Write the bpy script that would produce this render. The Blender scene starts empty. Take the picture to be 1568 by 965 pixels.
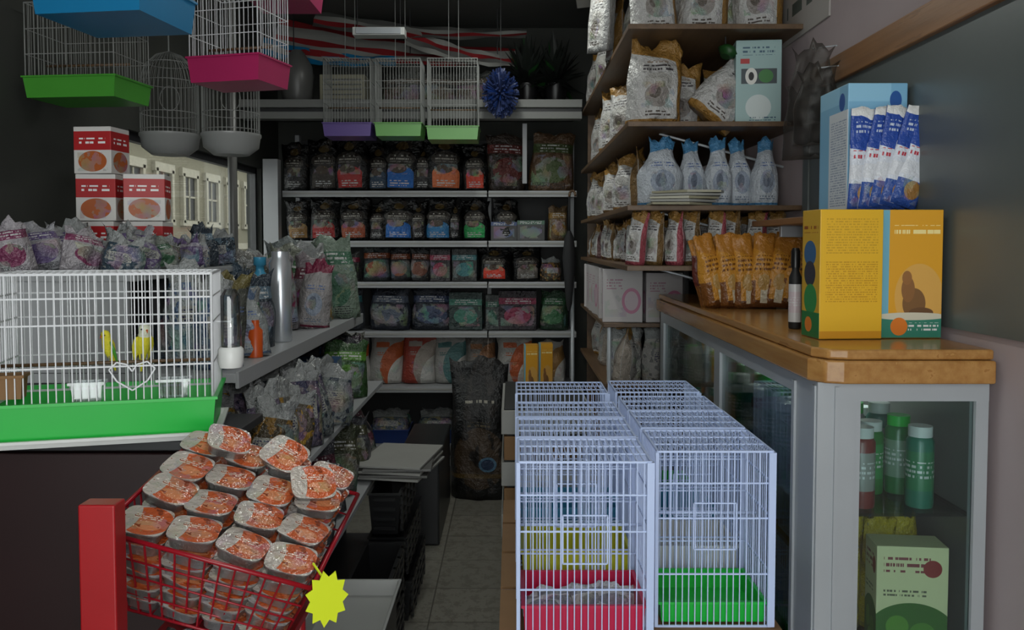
import bpy, math, random
from mathutils import Vector, Matrix
R = random.Random(7)
S = bpy.context.scene

def c(r, g, b):
    f = lambda x: (x/255/12.92) if x/255 <= 0.04045 else ((x/255+0.055)/1.055)**2.4
    return (f(r), f(g), f(b), 1.0)

# ------------------------------------------------------------ materials
class NT:
    def __init__(s, name, rough=0.5, metal=0.0):
        s.mat = bpy.data.materials.new(name); s.mat.use_nodes = True
        s.nt = s.mat.node_tree; s.n = s.nt.nodes
        s.b = s.n['Principled BSDF']; s.out = s.n['Material Output']
        s.b.inputs['Roughness'].default_value = rough
        s.b.inputs['Metallic'].default_value = metal
    def link(s, a, b): s.nt.links.new(a, b)
    def put(s, sock, v):
        if isinstance(v, bpy.types.NodeSocket): s.link(v, sock)
        else: sock.default_value = v
    def m(s, op, a, b=0.0, cc=None):
        n = s.n.new('ShaderNodeMath'); n.operation = op
        s.put(n.inputs[0], a); s.put(n.inputs[1], b)
        if cc is not None: s.put(n.inputs[2], cc)
        return n.outputs[0]
    def mix(s, f, a, b):
        n = s.n.new('ShaderNodeMix'); n.data_type = 'RGBA'
        s.put(n.inputs[0], f); s.put(n.inputs[6], a); s.put(n.inputs[7], b)
        return n.outputs[2]
    def noise(s, scale, detail=3, vec=None, rough=0.5):
        n = s.n.new('ShaderNodeTexNoise'); n.inputs['Scale'].default_value = scale
        n.inputs['Detail'].default_value = detail; n.inputs['Roughness'].default_value = rough
        if vec is not None: s.link(vec, n.inputs['Vector'])
        return n.outputs[0]
    def coord(s, k='Object'):
        return s.n.new('ShaderNodeTexCoord').outputs[k]
    def bump(s, h, strength=0.3, dist=0.01):
        n = s.n.new('ShaderNodeBump'); n.inputs['Strength'].default_value = strength
        n.inputs['Distance'].default_value = dist
        s.link(h, n.inputs['Height']); s.link(n.outputs[0], s.b.inputs['Normal'])
    def attr(s, nm):
        n = s.n.new('ShaderNodeAttribute'); n.attribute_name = nm; return n.outputs['Color']

def plain(name, col, rough=0.5, metal=0.0, var=0.12, scale=8, bump=0.0):
    t = NT(name, rough, metal); co = t.coord()
    f = t.noise(scale, 4, co)
    d = tuple(x*(1-var*2) for x in col[:3])+(1,)
    u = tuple(min(1, x*(1+var)) for x in col[:3])+(1,)
    t.link(t.mix(f, d, u), t.b.inputs['Base Color'])
    if bump: t.bump(t.noise(scale*4, 3, co), bump)
    return t.mat

def printed(name, els, body='A', rough=0.35, crinkle=0.5, cs=22):
    """packaging print laid out in the UV space of each pack"""
    t = NT(name, rough)
    uv = t.n.new('ShaderNodeUVMap').outputs[0]
    sp = t.n.new('ShaderNodeSeparateXYZ'); t.link(uv, sp.inputs[0])
    U, V = sp.outputs[0], sp.outputs[1]
    A, B = t.attr('ca'), t.attr('cb')
    def C(x): return A if x == 'A' else (B if x == 'B' else x)
    col = C(body)
    if not isinstance(col, bpy.types.NodeSocket):
        col = t.mix(0.0, col, col)
    co = t.coord()
    def rect(u0, u1, v0, v1):
        a = t.m('MULTIPLY', t.m('GREATER_THAN', U, u0), t.m('LESS_THAN', U, u1))
        b = t.m('MULTIPLY', t.m('GREATER_THAN', V, v0), t.m('LESS_THAN', V, v1))
        return t.m('MULTIPLY', a, b)
    for e in els:
        k = e[0]
        if k in ('rect', 'text'):
            mk = rect(*e[1:5])
            if k == 'text':
                rows, fr, cc = e[5:8]
                vr = t.m('MULTIPLY', V, rows)
                row = t.m('LESS_THAN', t.m('FRACT', vr), 0.5)
                cv = t.n.new('ShaderNodeCombineXYZ')
                t.link(t.m('MULTIPLY', U, fr*1.6), cv.inputs[0])
                t.link(t.m('MULTIPLY', t.m('FLOOR', vr), 7.3), cv.inputs[1])
                nz = t.noise(1.0, 1, cv.outputs[0])
                mk = t.m('MULTIPLY', mk, t.m('MULTIPLY', row, t.m('GREATER_THAN', nz, 0.47)))
            else: cc = e[5]
        elif k == 'ell':
            cu, cv_, ru, rv, cc = e[1:6]
            du = t.m('DIVIDE', t.m('SUBTRACT', U, cu), ru); dv = t.m('DIVIDE', t.m('SUBTRACT', V, cv_), rv)
            mk = t.m('LESS_THAN', t.m('ADD', t.m('MULTIPLY', du, du), t.m('MULTIPLY', dv, dv)), 1.0)
        elif k == 'diag':
            a, b, cc = e[1:4]
            mk = t.m('GREATER_THAN', V, t.m('MULTIPLY_ADD', U, b, a))
        elif k == 'blot':
            sc, th, cc = e[1:4]
            mk = t.m('GREATER_THAN', t.noise(sc, 2, uv), th)
        elif k == 'conf':
            u0, u1, v0, v1, sc, th, st = e[1:8]
            vo = t.n.new('ShaderNodeTexNoise'); vo.inputs['Scale'].default_value = sc*.6; vo.inputs['Detail'].default_value = 1; t.link(co, vo.inputs['Vector'])
            hs = t.n.new('ShaderNodeHueSaturation'); hs.inputs['Saturation'].default_value = 1.25; hs.inputs['Value'].default_value = .55
            t.link(vo.outputs[1], hs.inputs['Color'])
            mk = t.m('MULTIPLY', t.m('MULTIPLY', rect(u0, u1, v0, v1), t.m('GREATER_THAN', t.noise(sc*.8, 3, co, .5), th)), st)
            cc = hs.outputs[0]
        col = t.mix(mk, col, C(cc))
    t.link(col, t.b.inputs['Base Color'])
    if crinkle:
        t.bump(t.noise(cs, 4, co, 0.65), crinkle, 0.03)
    return t.mat

W8 = c(225, 225, 225); GOLD = c(150, 112, 55); BLK = c(14, 14, 15)
M = {}
M['wire'] = plain('cage_wire_blue_white', c(190, 207, 244), .35, 0, .04)
M['wire_w'] = plain('cage_wire_white', c(204, 206, 210), .35, 0, .05)
M['wire_g'] = plain('cage_wire_grey', c(128, 130, 128), .4, 0, .05)
M['wire_red'] = plain('basket_wire_red', c(140, 12, 28), .3, 0, .1)
M['red'] = plain('red_paint', c(150, 12, 20), .35, 0, .1)
M['stripe'] = plain('awning_red', c(140, 24, 30), .8, 0, .1)
M['maroon'] = plain('dark_maroon_panel', c(34, 14, 16), .4, 0, .1)
def plas(n, col): M[n] = plain('plastic_'+n, col, .35, 0, .06, 5)
plas('crimson', c(190, 26, 72)); plas('green', c(24, 178, 62)); plas('yellow', c(190, 190, 50)); plas('skyblue', c(60, 140, 175))
plas('lime', c(70, 150, 50)); plas('purple', c(88, 66, 135)); plas('pink', c(170, 38, 92)); plas('blue', c(16, 112, 160))
plas('white', c(205, 207, 205)); plas('black', c(16, 16, 18)); plas('darkgrey', c(45, 46, 48)); plas('cobalt', c(24, 50, 110))
plas('beige', c(150, 146, 124)); plas('palegreen', c(95, 155, 75)); plas('orange', c(195, 80, 25)); plas('grey', c(100, 100, 98)); plas('lightgrey', c(150, 152, 150))
M['navy'] = plain('duster_fibre', c(18, 40, 90), .8, 0, .3, 30)
M['flor'] = plain('fluorescent_card', c(200, 215, 20), .6, 0, .04)
M['card'] = plain('cardboard', c(128, 96, 62), .8, 0, .12)
M['paper'] = plain('paper', c(150, 150, 146), .8, 0, .06)
M['beam'] = plain('beam_enamel', c(128, 129, 127), .6, 0, .1, 3)
M['alu'] = plain('brushed_aluminium', c(170, 175, 180), .4, .25, .08, 3)
M['foil'] = plain('aluminium_foil', c(200, 200, 200), .28, .85, .08, 40, .3)
M['steel'] = plain('polished_bottle', c(205, 210, 215), .22, .7, .03)
M['shelf_w'] = plain('shelf_white_enamel', c(158, 160, 163), .4, 0, .06, 3)
M['dark'] = plain('dark_back_panel', c(24, 25, 26), .6, 0, .2, 5)
M['ink'] = plain('ink_black', c(20, 20, 22), .6)
M['yel'] = plain('bird_yellow', c(215, 205, 50), .8, 0, .15, 60, .3)
M['bwh'] = plain('bird_white', c(215, 218, 195), .8, 0, .1, 60, .3)
M['umbr'] = plain('umbrella_cloth', c(18, 18, 22), .7)

def wood(name, c1, c2, rough, axis):
    t = NT(name, rough); co = t.coord()
    mp = t.n.new('ShaderNodeMapping'); t.link(co, mp.inputs[0])
    sc = [22, 22, 22]; sc[axis] = 1.2; mp.inputs['Scale'].default_value = sc
    nz = t.noise(1.6, 5, mp.outputs[0], .6)
    f = t.m('FRACT', t.m('MULTIPLY', nz, 3.0))
    t.link(t.mix(f, c1, c2), t.b.inputs['Base Color']); t.bump(nz, .08)
    return t.mat
M['wood'] = wood('counter_oak', c(174, 130, 76), c(150, 105, 55), .2, 1)
M['wood2'] = wood('shelf_wood', c(106, 82, 58), c(84, 63, 44), .45, 1)
M['wood3'] = wood('rail_wood', c(140, 98, 60), c(118, 80, 46), .4, 1)

def glass(name, tint=(.9, .95, .95, 1), refl=.1, rough=.03, fk=.8):
    t = NT(name); t.n.remove(t.b)
    tr = t.n.new('ShaderNodeBsdfTransparent'); tr.inputs[0].default_value = tint
    gl = t.n.new('ShaderNodeBsdfGlossy'); gl.inputs['Roughness'].default_value = rough
    fr = t.n.new('ShaderNodeFresnel'); fr.inputs[0].default_value = 1.45
    ms = t.n.new('ShaderNodeMixShader')
    t.link(t.m('MULTIPLY_ADD', fr.outputs[0], fk, refl*.3), ms.inputs[0])
    t.link(tr.outputs[0], ms.inputs[1]); t.link(gl.outputs[0], ms.inputs[2]); t.link(ms.outputs[0], t.out.inputs[0])
    return t.mat
M['glass'] = glass('cabinet_glass', (.85, .93, .93, 1))
M['pane'] = glass('window_pane', (.95, .96, .95, 1), .05, .03, .4)
M['clear'] = glass('clear_plastic', (.75, .78, .78, 1), .5)
M['film'] = glass('thin_plastic_film', (.62, .6, .58, 1), .1, .45, .25)

P = {}
P['black'] = printed('pack_black_label', [('ell', .5, .58, .36, .13, c(52, 48, 44)), ('text', .24, .76, .52, .64, 18, 9, c(150, 146, 138)), ('ell', .5, .80, .16, .07, c(70, 56, 30)), ('blot', 5, .62, c(40, 34, 30)),
     ('rect', .18, .82, .07, .32, 'B'), ('ell', .5, .32, .32, .13, 'B'), ('ell', .46, .40, .2, .08, c(70, 58, 48)), ('conf', .22, .78, .3, .48, 26, .5, .45), ('text', .28, .72, .10, .2, 22, 12, c(170, 170, 170))], 'A', .22, .8)
P['whitegold'] = printed('pack_white_gold', [('blot', 3.5, .6, c(158, 158, 156)), ('diag', .88, -.12, GOLD), ('rect', -1, 2, -1, .07, 'B'), ('rect', .86, 1, -1, 2, 'B'), ('ell', .5, .50, .28, .12, c(170, 168, 164)), ('text', .22, .78, .62, .72, 20, 8, c(70, 66, 70)), ('text', .3, .7, .74, .78, 40, 12, c(120, 90, 60)),
     ('ell', .48, .34, .22, .14, c(140, 134, 130)), ('ell', .44, .38, .1, .07, c(96, 88, 82)), ('conf', .2, .8, .2, .5, 22, .52, .45), ('text', .28, .72, .1, .17, 28, 10, c(80, 72, 66))], 'A', .3, .9)
P['blue'] = printed('pack_blue_white', [('diag', .80, .06, 'B'), ('rect', .0, 1, .02, .05, 'B'), ('ell', .5, .36, .26, .17, c(140, 150, 166)), ('ell', .46, .38, .12, .10, c(96, 104, 120)), ('text', .2, .8, .56, .66, 24, 12, c(90, 108, 150)), ('conf', .25, .75, .22, .5, 26, .52, .4), ('text', .25, .75, .08, .16, 30, 14, c(100, 112, 130))], 'A', .3, .8)
P['N'] = printed('pack_arc', [('ell', .95, .35, .62, .52, 'B'), ('ell', 1.15, .1, .6, .5, c(190, 188, 184)), ('rect', .15, .55, .74, .84, 'B'), ('conf', .2, .9, .1, .45, 18, .52, .35), ('text', .18, .6, .56, .66, 24, 14, 'B')], 'A', .35, .6)
P['mix'] = printed('pack_mixed', [('rect', .0, 1, .66, .82, 'B'), ('text', .14, .86, .68, .80, 18, 9, c(180, 180, 180)), ('ell', .5, .36, .36, .22, 'B'), ('conf', .05, .95, .1, .62, 14, .5, .4), ('blot', 3, .64, c(112, 112, 106)), ('text', .15, .85, .04, .15, 36, 24, c(40, 40, 45))], 'A', .28, .9)
P['clear'] = printed('pack_seeds', [('blot', 6, .55, 'B'), ('rect', .25, .75, .34, .58, c(150, 150, 144)), ('text', .28, .72, .36, .56, 30, 14, c(60, 60, 90)), ('conf', 0, 1, .05, .75, 16, .5, .38), ('diag', .8, 0, c(135, 138, 138))], 'A', .16, 1.0)
P['gold'] = printed('pack_gold', [('diag', .80, -.15, c(172, 114, 42)), ('rect', 0, 1, -1, .10, c(90, 52, 25)), ('rect', -.1, .26, .04, .36, c(116, 70, 28)), ('rect', .42, .66, .06, .30, c(190, 178, 155)), ('ell', .52, .34, .2, .11, c(176, 138, 78)), ('text', .2, .8, .50, .70, 16, 12, c(112, 66, 20))], 'A', .3, .5)
P['box'] = printed('box_generic', [('rect', 0, 1, .8, 1.1, 'B'), ('text', .1, .9, .83, .96, 18, 10, c(190, 190, 190)), ('ell', .5, .4, .34, .24, 'B'), ('conf', .1, .9, .12, .75, 16, .5, .4), ('text', .15, .85, .04, .12, 30, 22, c(60, 60, 60))], 'A', .4, 0)
P['boxred'] = printed('box_red_white', [('rect', 0, 1, .50, .90, c(165, 28, 32)), ('text', .15, .85, .62, .76, 11, 6, W8), ('ell', .5, .26, .38, .22, c(165, 84, 35)), ('conf', .1, .9, .05, .45, 40, .5, .4)], c(200, 198, 195), .45, 0)
P['boxyel'] = printed('box_yellow_text', [('text', .1, .92, .66, .93, 50, 30, c(195, 150, 35)), ('text', .1, .92, .28, .60, 56, 30, c(190, 140, 28)), ('rect', 0, 1, -1, .06, c(200, 140, 30))], c(222, 174, 42), .35, 0)
P['boxyelpic'] = printed('box_yellow_picture', [('rect', 0, .12, -1, 2, c(110, 170, 190)), ('ell', .62, .32, .40, .26, c(212, 162, 80)), ('ell', .54, .27, .19, .12, c(120, 84, 46)), ('ell', .44, .38, .11, .10, c(135, 92, 50)), ('ell', .42, .47, .08, .055, c(145, 98, 52)), ('ell', .66, .20, .2, .04, c(100, 68, 38)), ('rect', 0, 1, -1, .17, c(50, 125, 105)), ('ell', .5, .17, .6, .03, c(205, 200, 180)), ('ell', .3, .09, .14, .07, c(215, 120, 40)), ('text', .45, .95, .05, .12, 34, 16, W8), ('text', .2, .95, .80, .88, 16, 10, c(240, 220, 150))], c(216, 156, 38), .35, 0)
P['boxyelside'] = printed('box_yellow_side', [('ell', .45, .66, .34, .10, c(50, 90, 130)), ('ell', .45, .5, .32, .10, c(50, 50, 60)), ('ell', .5, .30, .36, .12, c(50, 130, 70)), ('rect', 0, 1, -1, .2, c(40, 110, 60)), ('ell', .4, .1, .2, .06, c(210, 120, 40)), ('text', .1, .9, .82, .9, 20, 8, c(130, 60, 20))], c(190, 150, 45), .35, 0)
P['boxblue'] = printed('box_blue_text', [('rect', 0, .72, .86, 1.1, c(140, 190, 218)), ('rect', .36, 1.1, -1, .8, c(205, 210, 216)), ('text', .42, .96, .06, .74, 50, 34, c(130, 145, 170)), ('ell', .8, .87, .1, .07, c(30, 80, 150))], c(120, 172, 205), .4, 0)
P['stick'] = printed('pouch_blue', [('diag', .60, -.05, c(40, 72, 155)), ('text', .2, .8, .74, .86, 20, 10, c(190, 200, 220)), ('diag', .93, -.05, W8), ('rect', 0, 1, .30, .44, c(205, 208, 216)), ('text', .1, .9, .48, .58, 14, 8, c(175, 50, 66)), ('rect', 0, 1, -1, .26, c(44, 76, 150)), ('ell', .6, .17, .3, .09, c(150, 110, 60)), ('conf', .1, .9, .04, .3, 40, .5, .3)], c(205, 210, 222), .3, .4)
P['teal'] = printed('box_pale_teal', [('rect', .12, .9, .48, .66, c(60, 70, 75)), ('ell', .34, .57, .13, .1, c(215, 215, 210)), ('ell', .34, .57, .06, .05, BLK), ('ell', .66, .57, .16, .08, c(60, 120, 60)), ('text', .15, .85, .82, .92, 20, 10, c(60, 90, 110)), ('rect', .1, .3, .72, .78, c(170, 50, 50)), ('ell', .5, .2, .28, .15, c(195, 205, 205)), ('text', .3, .9, .04, .1, 30, 18, c(60, 90, 110))], c(150, 178, 178), .45, 0)
P['tray'] = printed('tray_lid_film', [('ell', .55, .5, .5, .5, c(180, 84, 44)), ('ell', .1, .5, .26, .6, c(176, 168, 160)), ('ell', .62, .34, .26, .16, c(196, 124, 84)), ('conf', 0, 1, 0, 1, 40, .52, .25), ('blot', 5, .62, c(128, 60, 36)), ('text', .25, .8, .56, .74, 16, 9, c(206, 190, 176))], c(170, 165, 160), .14, .4)
P['bigbag'] = printed('sack_black', [('ell', .5, .30, .42, .22, c(62, 48, 34)), ('blot', 5, .56, c(32, 28, 26)), ('ell', .62, .26, .14, .055, c(80, 115, 140)), ('ell', .62, .26, .1, .04, c(30, 50, 80)), ('text', .25, .8, .68, .73, 26, 8, c(140, 136, 124)), ('rect', 0, 1, .16, .19, c(80, 62, 28)), ('text', .3, .7, .52, .56, 36, 18, c(80, 70, 50))], BLK, .4, .5)
P['cream'] = printed('box_cream', [('text', .1, .75, .76, .90, 16, 12, c(130, 60, 66)), ('ell', .78, .8, .13, .08, c(140, 40, 40)), ('ell', .5, .2, .62, .28, c(56, 100, 38)), ('ell', .3, .26, .16, .10, c(90, 140, 50)), ('ell', .65, .2, .18, .10, c(80, 130, 46)), ('ell', .46, .1, .14, .07, c(100, 150, 60)), ('text', .1, .7, .54, .60, 26, 20, c(90, 90, 70))], c(210, 206, 162), .45, 0)
P['sign'] = printed('poster_print', [('text', .1, .9, .3, .75, 3, 6, c(70, 80, 75))], c(165, 160, 156), .6, 0)
P['pinkbox'] = printed('box_white_pink', [('ell', .72, .4, .24, .24, c(180, 110, 140)), ('ell', .72, .4, .17, .18, c(188, 170, 178)), ('conf', .05, .6, .1, .5, 18, .53, .3), ('text', .1, .5, .62, .82, 18, 10, c(160, 120, 135))], c(182, 178, 178), .45, 0)
P['can'] = printed('jar_label', [('rect', -1, 2, .25, .8, 'B'), ('text', 0, 1, .4, .66, 14, 24, c(200, 200, 200))], 'A', .3, 0)

# ------------------------------------------------------------ mesh builder
def T(x=0, y=0, z=0, rz=0, rx=0, ry=0):
    r = math.radians
    return Matrix.Translation((x, y, z)) @ Matrix.Rotation(r(rz), 4, 'Z') @ Matrix.Rotation(r(ry), 4, 'Y') @ Matrix.Rotation(r(rx), 4, 'X')
I4 = Matrix.Identity(4)

class MB:
    def __init__(s): s.v = []; s.f = []; s.fm = []; s.uv = []; s.ca = []; s.cb = []; s.sm = []; s.mats = []
    def add(s, vs, fs, mat, M_=I4, uvs=None, ca=W8, cb=W8, smooth=False):
        o = len(s.v); s.v += [tuple(M_ @ Vector(p)) for p in vs]
        if mat not in s.mats: s.mats.append(mat)
        mi = s.mats.index(mat)
        for k, f in enumerate(fs):
            s.f.append([i+o for i in f]); s.fm.append(mi); s.sm.append(smooth)
            s.uv.append(uvs[k] if uvs else [(0, 0)]*len(f)); s.ca.append(ca); s.cb.append(cb)
    def box(s, x0, x1, y0, y1, z0, z1, mat, M_=I4, ca=W8, cb=W8, front=None, left=None):
        v = [(x0, y0, z0), (x1, y0, z0), (x1, y1, z0), (x0, y1, z0), (x0, y0, z1), (x1, y0, z1), (x1, y1, z1), (x0, y1, z1)]
        fs = [(0, 1, 5, 4), (1, 2, 6, 5), (2, 3, 7, 6), (3, 0, 4, 7), (4, 5, 6, 7), (3, 2, 1, 0)]
        q = [(0, 0), (1, 0), (1, 1), (0, 1)]; q2 = [(0, .985), (1, .985), (1, .995), (0, .995)]
        for k, f in enumerate(fs):
            mt = front if (k == 0 and front) else (left if (k == 3 and left) else mat)
            s.add([v[i] for i in f], [(0, 1, 2, 3)], mt, M_, [q if k < 4 else q2], ca, cb)
    def tube(s, a, b, r, mat, n=4, M_=I4, r2=None):
        a = Vector(a); b = Vector(b); d = (b-a)
        if d.length < 1e-6: return
        d.normalize(); up = Vector((0, 0, 1)) if abs(d.z) < .9 else Vector((1, 0, 0))
        x = d.cross(up).normalized(); y = d.cross(x); r2 = r if r2 is None else r2
        vs = []
        for p, rr in ((a, r), (b, r2)):
            for i in range(n):
                t = 2*math.pi*(i+.5)/n; vs.append(p + x*math.cos(t)*rr + y*math.sin(t)*rr)
        fs = [(i, (i+1) % n, n+(i+1) % n, n+i) for i in range(n)] + [tuple(range(n-1, -1, -1)), tuple(range(n, 2*n))]
        s.add(vs, fs, mat, M_, smooth=(n > 5))
    def path(s, pts, r, mat, n=4, M_=I4):
        for a, b in zip(pts[:-1], pts[1:]): s.tube(a, b, r, mat, n, M_)
    def loft(s, rings, mat, M_=I4, n=20, p=2.0, ca=W8, cb=W8, cap=None):
        vs = []
        for r in rings:
            rx, ry, z = r[:3]; cx, cy = (r[3], r[4]) if len(r) > 3 else (0, 0)
            for i in range(n):
                t = 2*math.pi*(i+.5)/n; ct, st = math.cos(t), math.sin(t)
                vs.append((cx+rx*math.copysign(abs(ct)**(2/p), ct), cy+ry*math.copysign(abs(st)**(2/p), st), z))
        z0, z1 = rings[0][2], rings[-1][2]; dz = (z1-z0) or 1
        fs = []; uv = []
        for k in range(len(rings)-1):
            for i in range(n):
                j = (i+1) % n; fs.append((k*n+i, k*n+j, (k+1)*n+j, (k+1)*n+i))
                va, vb = (rings[k][2]-z0)/dz, (rings[k+1][2]-z0)/dz
                uv.append([(i/n, va), ((i+1)/n, va), ((i+1)/n, vb), (i/n, vb)])
        s.add(vs, fs, mat, M_, uv, ca, cb, True)
        L = len(rings)-1
        for k, order in ((0, -1), (L, 1)):
            r = rings[k]; ring = vs[k*n:(k+1)*n]
            cx, cy = (r[3], r[4]) if len(r) > 3 else (0, 0)
            idx = list(range(n))[::order]
            u = [((ring[i][0]-cx)/(2*r[0]+1e-9)+.5, (ring[i][1]-cy)/(2*r[1]+1e-9)+.5) for i in idx]
            s.add(ring, [idx], (cap if (cap and k == L) else mat), M_, [u], ca, cb)
    def bag(s, w, h, d, mat, M_=I4, ca=W8, cb=W8, pinch=.1, nx=8, nz=11, wr=.012, flare=.0):
        ph = [R.uniform(0, 6.28) for _ in range(6)]
        def prof(v):
            if v < .12: return .8+.2*(v/.12)
            if v < .55: return 1
            if v < .9: return 1-.93*((v-.55)/.35)**1.2
            return .07
        def wid(v):
            q = 1
            if v > .5: q = 1-pinch*math.sin(min(1, (v-.5)/.36)*math.pi/2)
            if v > .86: q += (pinch*.6+flare)*(v-.86)/.14
            return q*(1-.03*math.sin(v*9+ph[0]))
        vs = []; fs = []; uv = []
        lean = R.uniform(-.05, .05)*h; tz = R.uniform(-.03, .03)*h
        for side in (-1, 1):
            for j in range(nz+1):
                v = j/nz
                for i in range(nx+1):
                    u = i/nx; e = abs(2*u-1)
                    t = d/2*math.sqrt(max(0, 1-e**3.2))*prof(v)
                    t += wr*math.sin(u*11+v*7+ph[1])*math.sin(v*13+ph[2]-u*5)*(1-e)*(.5+prof(v)*.5)
                    t = max(t, .0015)
                    top = wr*.9*math.sin(u*9+ph[3])+wr*.5*math.sin(u*23+ph[4]) if j >= nz-1 else 0
                    vs.append(((u-.5)*w*wid(v)+lean*v*v, side*t+tz*v*v+(wr*math.sin(u*8+ph[5])*(v-.8)*4 if v > .8 else 0), v*h*(1-.02*e*v)+top))
        st = (nx+1)*(nz+1)
        for j in range(nz):
            for i in range(nx):
                a = j*(nx+1)+i; q = [(i/nx, j/nz), ((i+1)/nx, j/nz), ((i+1)/nx, (j+1)/nz), (i/nx, (j+1)/nz)]
                fs.append((a, a+1, a+nx+2, a+nx+1)); uv.append(q)
                b = a+st; fs.append((b+1, b, b+nx+1, b+nx+2)); uv.append([q[1], q[0], q[3], q[2]])
        for j in range(nz):
            for i, fl in ((0, 0), (nx, 1)):
                a = j*(nx+1)+i; b = a+st
                f = (a, a+nx+1, b+nx+1, b) if not fl else (a, b, b+nx+1, a+nx+1)
                fs.append(f); uv.append([(i/nx, j/nz)]*4)
        for i in range(nx):
            a = i; b = i+st; fs.append((a, b, b+1, a+1)); uv.append([(i/nx, 0)]*4)
            a = nz*(nx+1)+i; b = a+st; fs.append((a, a+1, b+1, b)); uv.append([(i/nx, 1)]*4)
        s.add(vs, fs, mat, M_, uv, ca, cb, True)
    def tub(s, x0, x1, y0, y1, z0, z1, mat, fl=.01, th=.004, M_=I4):
        def ring(e, z): return [(x0-e, y0-e, z), (x1+e, y0-e, z), (x1+e, y1+e, z), (x0-e, y1+e, z)]
        rs = [ring(-fl, z0), ring(0, z1-.006), ring(.005, z1-.006), ring(.005, z1), ring(-th, z1), ring(-fl-th, z0+th)]
        vs = [p for r in rs for p in r]; fs = [(3, 2, 1, 0)]
        for k in range(len(rs)-1):
            for i in range(4):
                j = (i+1) % 4; fs.append((k*4+i, k*4+j, k*4+4+j, k*4+4+i))
        k = (len(rs)-1)*4; fs.append((k, k+1, k+2, k+3))
        s.add(vs, fs, mat, M_)
    def make(s, name, bevel=0):
        me = bpy.data.meshes.new(name); me.from_pydata(s.v, [], s.f)
        for m_ in s.mats: me.materials.append(m_)
        me.polygons.foreach_set('material_index', s.fm); me.polygons.foreach_set('use_smooth', s.sm)
        ul = me.uv_layers.new(name='UVMap'); ul.data.foreach_set('uv', [x for f in s.uv for p in f for x in p])
        for nm, arr in (('ca', s.ca), ('cb', s.cb)):
            at = me.color_attributes.new(nm, 'FLOAT_COLOR', 'CORNER')
            at.data.foreach_set('color', [x for col, f in zip(arr, s.f) for _ in f for x in col])
        me.update(); ob = bpy.data.objects.new(name, me); S.collection.objects.link(ob)
        if bevel:
            wl = ob.modifiers.new('weld', 'WELD'); wl.merge_threshold = .00005
            b = ob.modifiers.new('bevel', 'BEVEL'); b.width = bevel; b.segments = 3; b.limit_method = 'ANGLE'
        return ob

def lin(a, b, n): return [a+(b-a)*i/max(1, n-1) for i in range(n)]

def cage(mb, x0, x1, y0, y1, z0, z1, wire, tray, th=.1, sp=.0145, r=.0015, bands=(0, .33, .66, 1), M_=I4, dome=0, fr=2.0, inner=False):
    a, b, p, q = x0+.006, x1-.006, y0+.006, y1-.006
    if inner:   # the tray slides inside the wire body
        mb.tub(a+.010, b-.010, p+.010, q-.010, z0+.004, z0+th, tray, .004, M_=M_); zb = z0
    else:
        mb.tub(x0, x1, y0, y1, z0, z0+th, tray, .008, M_=M_); zb = z0+th-.012
    nx = max(3, int((b-a)/sp)); ny = max(3, int((q-p)/sp))
    for x in lin(a, b, nx):
        for y in (p, q): mb.tube((x, y, zb), (x, y, z1), r, wire, 4, M_)
        if dome:
            mb.path([(x, p, z1), (x, p+(q-p)*.25, z1+dome), (x, p+(q-p)*.75, z1+dome), (x, q, z1)], r, wire, 4, M_)
        else: mb.tube((x, p, z1), (x, q, z1), r, wire, 4, M_)
    for y in lin(p, q, ny):
        for x in (a, b): mb.tube((x, y, zb), (x, y, z1), r, wire, 4, M_)
    for k in bands:
        z = zb+(z1-zb)*k; rr = r*fr if k in (0, 1) else r*1.5
        for u, v in (((a, p), (b, p)), ((b, p), (b, q)), ((b, q), (a, q)), ((a, q), (a, p))):
            mb.tube((u[0], u[1], z), (v[0], v[1], z), rr, wire, 4, M_)
    for y in (p+(q-p)*.33, p+(q-p)*.66): mb.tube((a, y, z1+dome), (b, y, z1+dome), r*1.3, wire, 4, M_)
    for x in (a, b):
        for y in (p, q): mb.tube((x, y, zb), (x, y, z1), r*fr, wire, 6, M_)

# ------------------------------------------------------------ room shell
XR, XL, YB, ZC, YF = 1.15, -1.75, 6.4, 3.1, -1.6
def floor_mat():
    t = NT('floor_tiles', .35); co = t.coord()
    br = t.n.new('ShaderNodeTexBrick'); br.offset = 0; t.link(co, br.inputs[0])
    br.inputs['Scale'].default_value = 1; br.inputs['Brick Width'].default_value = .33; br.inputs['Row Height'].default_value = .33
    br.inputs['Mortar Size'].default_value = .003
    br.inputs['Color1'].default_value = c(128, 125, 116); br.inputs['Color2'].default_value = c(118, 116, 108); br.inputs['Mortar'].default_value = c(80, 78, 72)
    nz = t.noise(18, 6, co, .8); f = t.m('MULTIPLY', t.m('GREATER_THAN', nz, .52), .45)
    t.link(t.mix(f, br.outputs[0], c(84, 80, 72)), t.b.inputs['Base Color']); return t.mat
M['floor'] = floor_mat()
M['ceil'] = plain('ceiling_paint', c(92, 94, 91), .8, 0, .15, 1.5)
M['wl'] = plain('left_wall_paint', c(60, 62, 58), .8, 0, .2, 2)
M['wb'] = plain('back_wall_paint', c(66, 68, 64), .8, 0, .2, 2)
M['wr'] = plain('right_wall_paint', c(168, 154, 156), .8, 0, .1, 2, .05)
M['greyp'] = plain('grey_panel', c(88, 95, 95), .35, 0, .14, 3)
def slab(name, x0, x1, y0, y1, z0, z1, mat):
    b = MB(); b.box(x0, x1, y0, y1, z0, z1, mat); return b.make(name)
slab('floor', XL-.1, XR+.1, YF, YB+.1, -.1, 0, M['floor'])
slab('ceiling', XL-.1, XR+.1, YF, YB+.1, ZC, ZC+.1, M['ceil'])
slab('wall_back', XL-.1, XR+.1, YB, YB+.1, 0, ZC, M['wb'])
slab('wall_right', XR, XR+.1, YF, YB, 0, ZC, M['wr'])
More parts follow.
